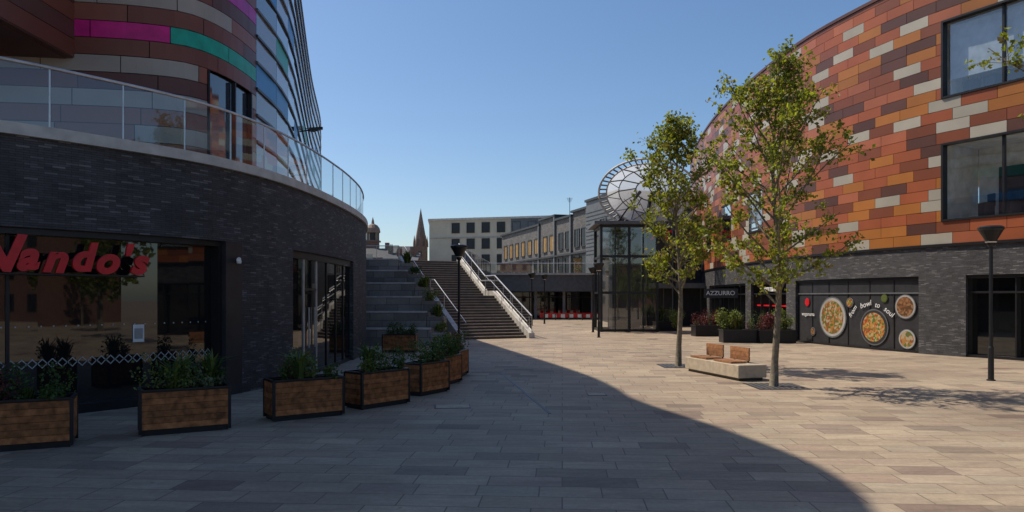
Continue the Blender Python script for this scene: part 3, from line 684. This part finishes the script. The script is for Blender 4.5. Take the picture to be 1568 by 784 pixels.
LK=empty('dark_link_building'); w=MB(); w.box((13.2,64,4.4),(9,12,8.8),'dark'); w.box((13.2,57.9,8.7),(9.3,0.3,0.3),'grey'); w.box((12.5,57.0,3.2),(9,2,0.4),'grey')
for k in range(6): w.box((9.2+k*1.5,57.9,1.5),(0.08,0.12,3.0),'grey')
w.build('walls',LK); text('roof_letters','Arc',1.6,(12.3,57.6,7.4),(0,-1),'red',LK,0.05,0.2,0.02)
# ---------------------------------------------------------------- lamps
def lamp(x,y):
    w=MB(); w.lathe((x,y,0),[(0.11,0),(0.11,0.03),(0.075,0.04),(0.07,0.9),(0.05,0.95),(0.045,3.72)],'black',12)
    w.lathe((x,y,3.68),[(0.05,0),(0.09,0.04),(0.1,0.1),(0.29,0.46),(0.32,0.48),(0.32,0.54),(0.26,0.58),(0.0,0.6)],'black',20)
    w.lathe((x,y,3.8),[(0.13,0),(0.15,0.03)],'steel',16)
    w.build('street_lamp',smooth=False)
for p in((13.2,19.8),(-1.99,27.0),(4.95,41),(7.0,52.0),(5.3,47.0),(1.6,58),(2.8,62)): lamp(*p)
# ---------------------------------------------------------------- planters
def plants(w,cx,cy,z,lx,ly,ang,hgt=0.35,dens=1.0,kinds=None):
    ca,sa=math.cos(ang),math.sin(ang)
    n=int(9*lx*dens)
    for i in range(n):
        a=U(-lx/2,lx/2)*0.98; b=U(-ly/2,ly/2)*0.9; p=Vector((cx+a*ca-b*sa,cy+a*sa+b*ca,z))
        k=random.choice(kinds or ['A','A','B','C','G','R','A'])
        hh=hgt*U(0.4,1.45)
        if k=='G':
            for _ in range(45): w.blade(p+Vector((U(-.05,.05),U(-.05,.05),0)),hh*U(0.9,1.6),'shrubB' if R()<0.5 else 'shrubA',0.9)
        else:
            mt={'A':'shrubA','B':'shrubB','C':'shrubC','R':'shrubR'}[k]; rr=U(0.12,0.24)
            for _ in range(110):
                v_=Vector((random.gauss(0,1),random.gauss(0,1),random.gauss(0,1))).normalized()*rr*U(0.5,1.05); v_.z=v_.z*hh/rr*0.7+hh*0.6
                if v_.z<0: v_.z=-v_.z*0.4
                w.leaf(p+v_,U(0.03,0.075),mt,0.3)
def planter(cx,cy,ang,Lx=1.42,D=0.62,corner=True,kinds=None,H_=0.74):
    E=empty('wooden_planter'); ca,sa=math.cos(ang),math.sin(ang)
    if corner: x=cx+Lx/2*ca-D/2*sa; y=cy+Lx/2*sa+D/2*ca
    else: x,y=cx,cy
    def pt(a,b): return (x+a*ca-b*sa,y+a*sa+b*ca)
    w=MB()
    w.box((x,y,0.05),(Lx-0.08,D-0.08,0.1),'black',ang)
    nb=6; hb=(H_-0.12)/nb
    w.box((x,y,(H_+0.1)/2),(Lx-0.06,D-0.06,H_-0.12),'black',ang)
    for k in range(nb):
        z=0.1+hb*(k+0.5)
        for (a,b,lx,ly) in((0,-D/2+0.02,Lx-0.08,0.03),(0,D/2-0.02,Lx-0.08,0.03),(-Lx/2+0.02,0,0.03,D-0.08),(Lx/2-0.02,0,0.03,D-0.08)):
            p=pt(a,b); w.box((p[0],p[1],z),(lx,ly,hb-0.006),'wood',ang,weld=True)
    for a in(-Lx/2+0.02,Lx/2-0.02):
        for b in(-D/2+0.02,D/2-0.02): p=pt(a,b); w.box((p[0],p[1],H_/2+0.02),(0.05,0.05,H_-0.02),'black',ang)
    for (a,b,lx,ly) in((0,-D/2+0.02,Lx-0.05,0.05),(0,D/2-0.02,Lx-0.05,0.05),(-Lx/2+0.02,0,0.05,D-0.1),(Lx/2-0.02,0,0.05,D-0.1)):
        p=pt(a,b); w.box((p[0],p[1],H_+0.01),(lx,ly,0.03),'black',ang)
    w.box((x,y,H_-0.03),(Lx-0.1,D-0.1,0.04),'soil',ang)
    w.build('box',E)
    w=MB(); plants(w,x,y,H_-0.02,Lx-0.12,D-0.1,ang,0.36,1.25,kinds); w.build('plants',E)
rd=math.radians
planter(-7.52,11.02,rd(25),corner=False,kinds=['A','A','R','A','G'])
planter(-6.13,11.8,rd(28.7),kinds=['A','B','C','A','G'])
planter(-4.39,13.2,rd(35),1.38)
planter(-3.05,14.6,rd(50),1.3,0.6,kinds=['A','B','G'])
planter(-2.1,16.6,rd(60),1.15,0.58,kinds=['A','B'])
planter(-1.75,18.5,rd(70),1.15,0.58)
planter(-1.5,20.4,rd(80),1.15,0.55,kinds=['A','B','R'])
planter(-5.4,29.8,0,1.4,0.6,kinds=['A','A'])
def shrub(name,x,y,z,r,h,kind='A',n=500):
    w=MB(); 
    if kind=='G':
        for _ in range(n//3): w.blade(Vector((x+U(-.12,.12),y+U(-.12,.12),z)),h*U(0.7,1.2),'shrubB' if R()<0.6 else 'shrubA',1.0)
    else:
        for k in range(5): w.tube([(x,y,z),(x+U(-.3,.3)*r,y+U(-.3,.3)*r,z+h*0.6)],0.012,'bark',5)
        cl=[(Vector((x+U(-.6,.6)*r,y+U(-.6,.6)*r,z+h*U(0.25,0.8))),r*U(0.3,0.6)) for _ in range(9)]
        for _ in range(n):
            c_,q=random.choice(cl); v_=Vector((random.gauss(0,1),random.gauss(0,1),random.gauss(0,1))).normalized()*q*U(0.4,1.05); w.leaf(c_+v_,U(0.06,0.13),{'A':'shrubA','B':'shrubB','R':'shrubR'}[kind],0.2)
    w.build(name)
for i,(k,sc) in enumerate((('B',0.8),('A',0.7),('B',0.9),('B',0.7),('A',0.8),('G',1.1))):
    y0=34+1.9*i; shrub('shrub',ri[i]+0.45,y0+0.7,0.76*(i+1)-0.2,0.5*sc,0.75*sc,k,450)
for i in(1,3): shrub('shrub',ri[i]+0.6,34+1.9*i+0.2,0.76*(i+1)-0.2,0.5,0.7,'G',300)
shrub('shrub',-1.95,23.4,0.0,0.45,1.2,'B',500); shrub('shrub',-2.4,25.5,0.0,0.45,1.3,'B',500)
def bplanter(x,y,lx,ly,ang,h=0.62,kinds=None,ph=0.6):
    E=empty('black_planter'); w=MB(); w.box((x,y,h/2),(lx,ly,h),'black',ang)
    ca,sa=math.cos(ang),math.sin(ang)
    for a,b,c_,d_ in((0,-ly/2,lx+0.06,0.06),(0,ly/2,lx+0.06,0.06),(-lx/2,0,0.06,ly-0.06),(lx/2,0,0.06,ly-0.06)): w.box((x+a*ca-b*sa,y+a*sa+b*ca,h+0.02),(c_,d_,0.05),'dark',ang)
    w.box((x,y,h+0.005),(lx-0.08,ly-0.08,0.03),'soil',ang); w.build('box',E)
    w=MB(); plants(w,x,y,h,lx-0.1,ly-0.1,ang,ph,1.3,kinds); w.build('plants',E)
bplanter(11.5,36.6,1.7,0.8,0.0); bplanter(13.3,36.3,1.8,0.8,0.0,kinds=['A','B','R']); bplanter(11.6,42.5,1.8,0.8,0.1,kinds=['R','R','A']); bplanter(10.6,49,1.8,0.8,0.1)
shrub('shrub',11.0,36.6,0.6,0.6,1.3,'B',900); shrub('shrub',12.9,36.3,0.6,0.45,0.9,'R',500); shrub('shrub',10.6,46,0,0.6,1.7,'B',1000); shrub('shrub',11.9,42.5,0.5,0.5,0.9,'R',600); shrub('shrub',13.8,36.4,0.6,0.6,1.1,'B',700)
# ---------------------------------------------------------------- bench
BE=empty('concrete_bench'); ang=math.atan2(2.8,-0.74); c0=Vector((6.2,19.6)); ax=Vector((math.cos(ang),math.sin(ang))); pr=Vector((ax.y,-ax.x))
cen=c0+ax*1.5+pr*0.42
w=MB(); w.box((cen.x,cen.y,0.04),(2.8,0.74,0.08),'dark',ang); w.box((cen.x,cen.y,0.26),(3.0,0.88,0.36),'conc',ang,weld=True)
o1=w.build('base',BE); bv=o1.modifiers.new('b','BEVEL'); bv.width=0.015
w=MB()
for a0 in(-0.55,0.8):
    for k in range(4):
        p=cen+ax*a0+pr*(-0.32+0.125*k); w.box((p.x,p.y,0.475),(0.95,0.112,0.05),'woodl',ang,weld=True)
    for k in range(3):
        p=cen+ax*a0+pr*0.20; w.box((p.x,p.y,0.56+0.125*k),(0.95,0.045,0.118),'woodl',ang,weld=True)
    for e in(-0.35,0.35):
        p=cen+ax*(a0+e)+pr*0.245; w.box((p.x,p.y,0.62),(0.04,0.04,0.36),'black',ang)
w.build('seat_slats',BE)
# ---------------------------------------------------------------- trees
def tree(x,y,H_,wid,base,seed,nl=30,lean=0,leafs=1.0):
    random.seed(seed); E=empty('plane_tree'); w=MB(); lf=MB()
    tp=[]
    for k in range(13):
        t=k/12; tp.append(Vector((x+lean*t+0.06*math.sin(t*9+seed),y+0.06*math.sin(t*7+seed*2),H_*0.97*t)))
    rads=[0.085*(1-0.9*(k/12))+0.008 for k in range(13)]; rads[0]=0.12
    w.tube(tp,rads,'bark',10)
    def tr(z):
        t=max(0,min(0.9999,z/(H_*0.97)))*12; i=int(t); return tp[i].lerp(tp[i+1],t-i)
    ga=0
    for i in range(nl):
        f=(i+0.5)/nl; z=base+(H_*0.93-base)*f; p=tr(z); ga+=2.4+U(-.4,.4)
        prof=(math.sin(math.pi*min(1,(f+0.20)/1.15)**0.8))*1.0+0.10
        ln=wid/2*max(0.2,prof)*U(0.7,1.25)
        el=U(0.4,0.8)+0.35*f
        dr=Vector((math.cos(ga)*math.cos(el),math.sin(ga)*math.cos(el),math.sin(el)))
        L_=ln/math.cos(el)*0.85; pts=[p]; cur=p.copy(); dd=dr.copy()
        for k in range(6):
            dd=(dd+Vector((U(-.15,.15),U(-.15,.15),U(-.05,.10)))).normalized(); cur=cur+dd*L_/6; pts.append(cur.copy())
        r0=0.034*(1-f*0.55); w.tube(pts,[r0*(1-0.8*k/6)+0.003 for k in range(7)],'bark',6,cap=False)
        for j in range(9):
            t=U(0.25,1.0)*6; ii=min(5,int(t)); q=pts[ii].lerp(pts[ii+1],t-ii)
            td=(dd*0.5+Vector((U(-1,1),U(-1,1),U(-.4,.9)))).normalized(); tl=U(0.2,0.65)*(0.6+0.5*wid/4)
            e=q+td*tl+Vector((0,0,-0.04)); w.tube([q,q.lerp(e,0.5)+Vector((0,0,0.03)),e],[0.007,0.005,0.003],'bark',4,cap=False)
            for k in range(4):
                c_=q.lerp(e,U(0.3,1.05)); rr=U(0.04,0.11); mt='leafA' if R()<0.6 else ('leafB' if R()<0.6 else 'leafC')
                for _ in range(int(4*leafs+R())):
                    lf.leaf(c_+Vector((random.gauss(0,rr),random.gauss(0,rr),random.gauss(0,rr))),U(0.075,0.145),mt)
    w.build('trunk_and_branches',E,smooth=True); lf.build('leaves',E)
    gm=MB(); gm.box((x,y,0.006),(1.3,1.3,0.012),'dark')
    for k in range(9): gm.box((x-0.56+0.14*k,y,0.014),(0.05,1.2,0.012),'grey')
    gm.build('tree_grate',E)
tree(6.8,18.5,8.4,4.4,2.0,11,42,leafs=1.3)
tree(5.6,24.0,8.4,3.9,2.3,5,42,lean=-0.1,leafs=1.3)
tree(12.0,13.5,10.5,5.2,3.6,21,38,leafs=1.25)
# ---------------------------------------------------------------- ground details
w=MB()
for (x,y,a,b,r) in((-1.25,15.1,0.75,0.5,0.1),(2.0,17.0,0.45,0.45,0),(9.7,9.7,0.5,0.4,0.1),(6.2,27.5,0.4,0.4,0)):
    w.box((x,y,0.003),(a,b,0.006),'dark',r); w.box((x,y,0.006),(a-0.05,b-0.05,0.008),'conc',r)
w.build('manhole_cover')
w=MB()
p0=Vector((-0.35,22.0)); p1=Vector((0.75,14.2)); dv=(p1-p0); w.box(((p0.x+p1.x)/2,(p0.y+p1.y)/2,0.003),(dv.length,0.06,0.006),'dark',math.atan2(dv.y,dv.x))
w.build('drain_channel')
# ---------------------------------------------------------------- surroundings behind the viewer
def farblock(name,x,y,lx,ly,h,m,ang):
    E=empty(name); w=MB(); w.box((x,y,h/2),(lx,ly,h),m,ang); w.box((x,y,h+0.2),(lx+0.5,ly+0.5,0.4),'slate',ang)
    ca,sa=math.cos(ang),math.sin(ang)
    for side in(-1,1):
        for k in range(int(lx/3)):
            for f in range(int(h/3)):
                a=-lx/2+1.5+k*3; b=side*(ly/2+0.01); w.box((x+a*ca-b*sa,y+a*sa+b*ca,1.8+f*3),(1.2,0.1,1.6),'wdark',ang)
    w.build('walls',E)
farblock('brick_house',50,-22,40,12,9,'brickred',rd(110)); farblock('office_building',-10,-60,60,14,12,'cream',0); farblock('brick_house',30,-62,16,12,9,'brickred',0.3)
random.seed(99); DT=MB()
for i in range(12):
    x=U(18,42); y=-45+i*4.8+U(-1,1); h=U(6,9); DT.tube([(x,y,0),(x,y,h*0.6)],[0.2,0.1],'bark',6)
    for _ in range(600):
        v_=Vector((random.gauss(0,1),random.gauss(0,1),random.gauss(0,1))).normalized()*U(0.3,1)**0.5; DT.leaf(Vector((x+v_.x*2.4,y+v_.y*2.4,h*0.62+v_.z*h*0.36)),U(0.3,0.6),'leafB')
DT.build('distant_trees')
# ---------------------------------------------------------------- light
sv=Vector((-10.5,6.0,16.0)).normalized()
W_=bpy.data.worlds.new('World'); S.world=W_; W_.use_nodes=True; nt=W_.node_tree; nt.nodes.clear()
sk=nt.nodes.new('ShaderNodeTexSky'); sk.sky_type='NISHITA'; sk.sun_disc=False; sk.sun_elevation=math.asin(sv.z); sk.sun_rotation=math.atan2(sv.x,sv.y); sk.air_density=1.0; sk.dust_density=0.9; sk.ozone_density=3.0; sk.altitude=50
hs=nt.nodes.new('ShaderNodeHueSaturation'); hs.inputs['Saturation'].default_value=1.12
bg=nt.nodes.new('ShaderNodeBackground'); bg.inputs[1].default_value=0.125; ow=nt.nodes.new('ShaderNodeOutputWorld'); nt.links.new(sk.outputs[0],hs.inputs['Color']); nt.links.new(hs.outputs[0],bg.inputs[0]); nt.links.new(bg.outputs[0],ow.inputs[0])
sl=bpy.data.lights.new('sun','SUN'); sl.energy=5.0; sl.angle=rd(0.53); sl.color=(1,0.89,0.74); so=bpy.data.objects.new('sun',sl); S.collection.objects.link(so); so.rotation_euler=(-sv).to_track_quat('-Z','Y').to_euler(); so.location=(-20,20,40)
cd=bpy.data.cameras.new('camera'); cd.lens=25.26; cd.sensor_width=36; cd.shift_y=0.0402; cd.clip_end=2000; co=bpy.data.objects.new('camera',cd); S.collection.objects.link(co); co.location=(0,0,2.3); co.rotation_euler=(math.pi/2,0,0); S.camera=co
S.view_settings.view_transform='Standard'; S.view_settings.look='None'; S.view_settings.exposure=0
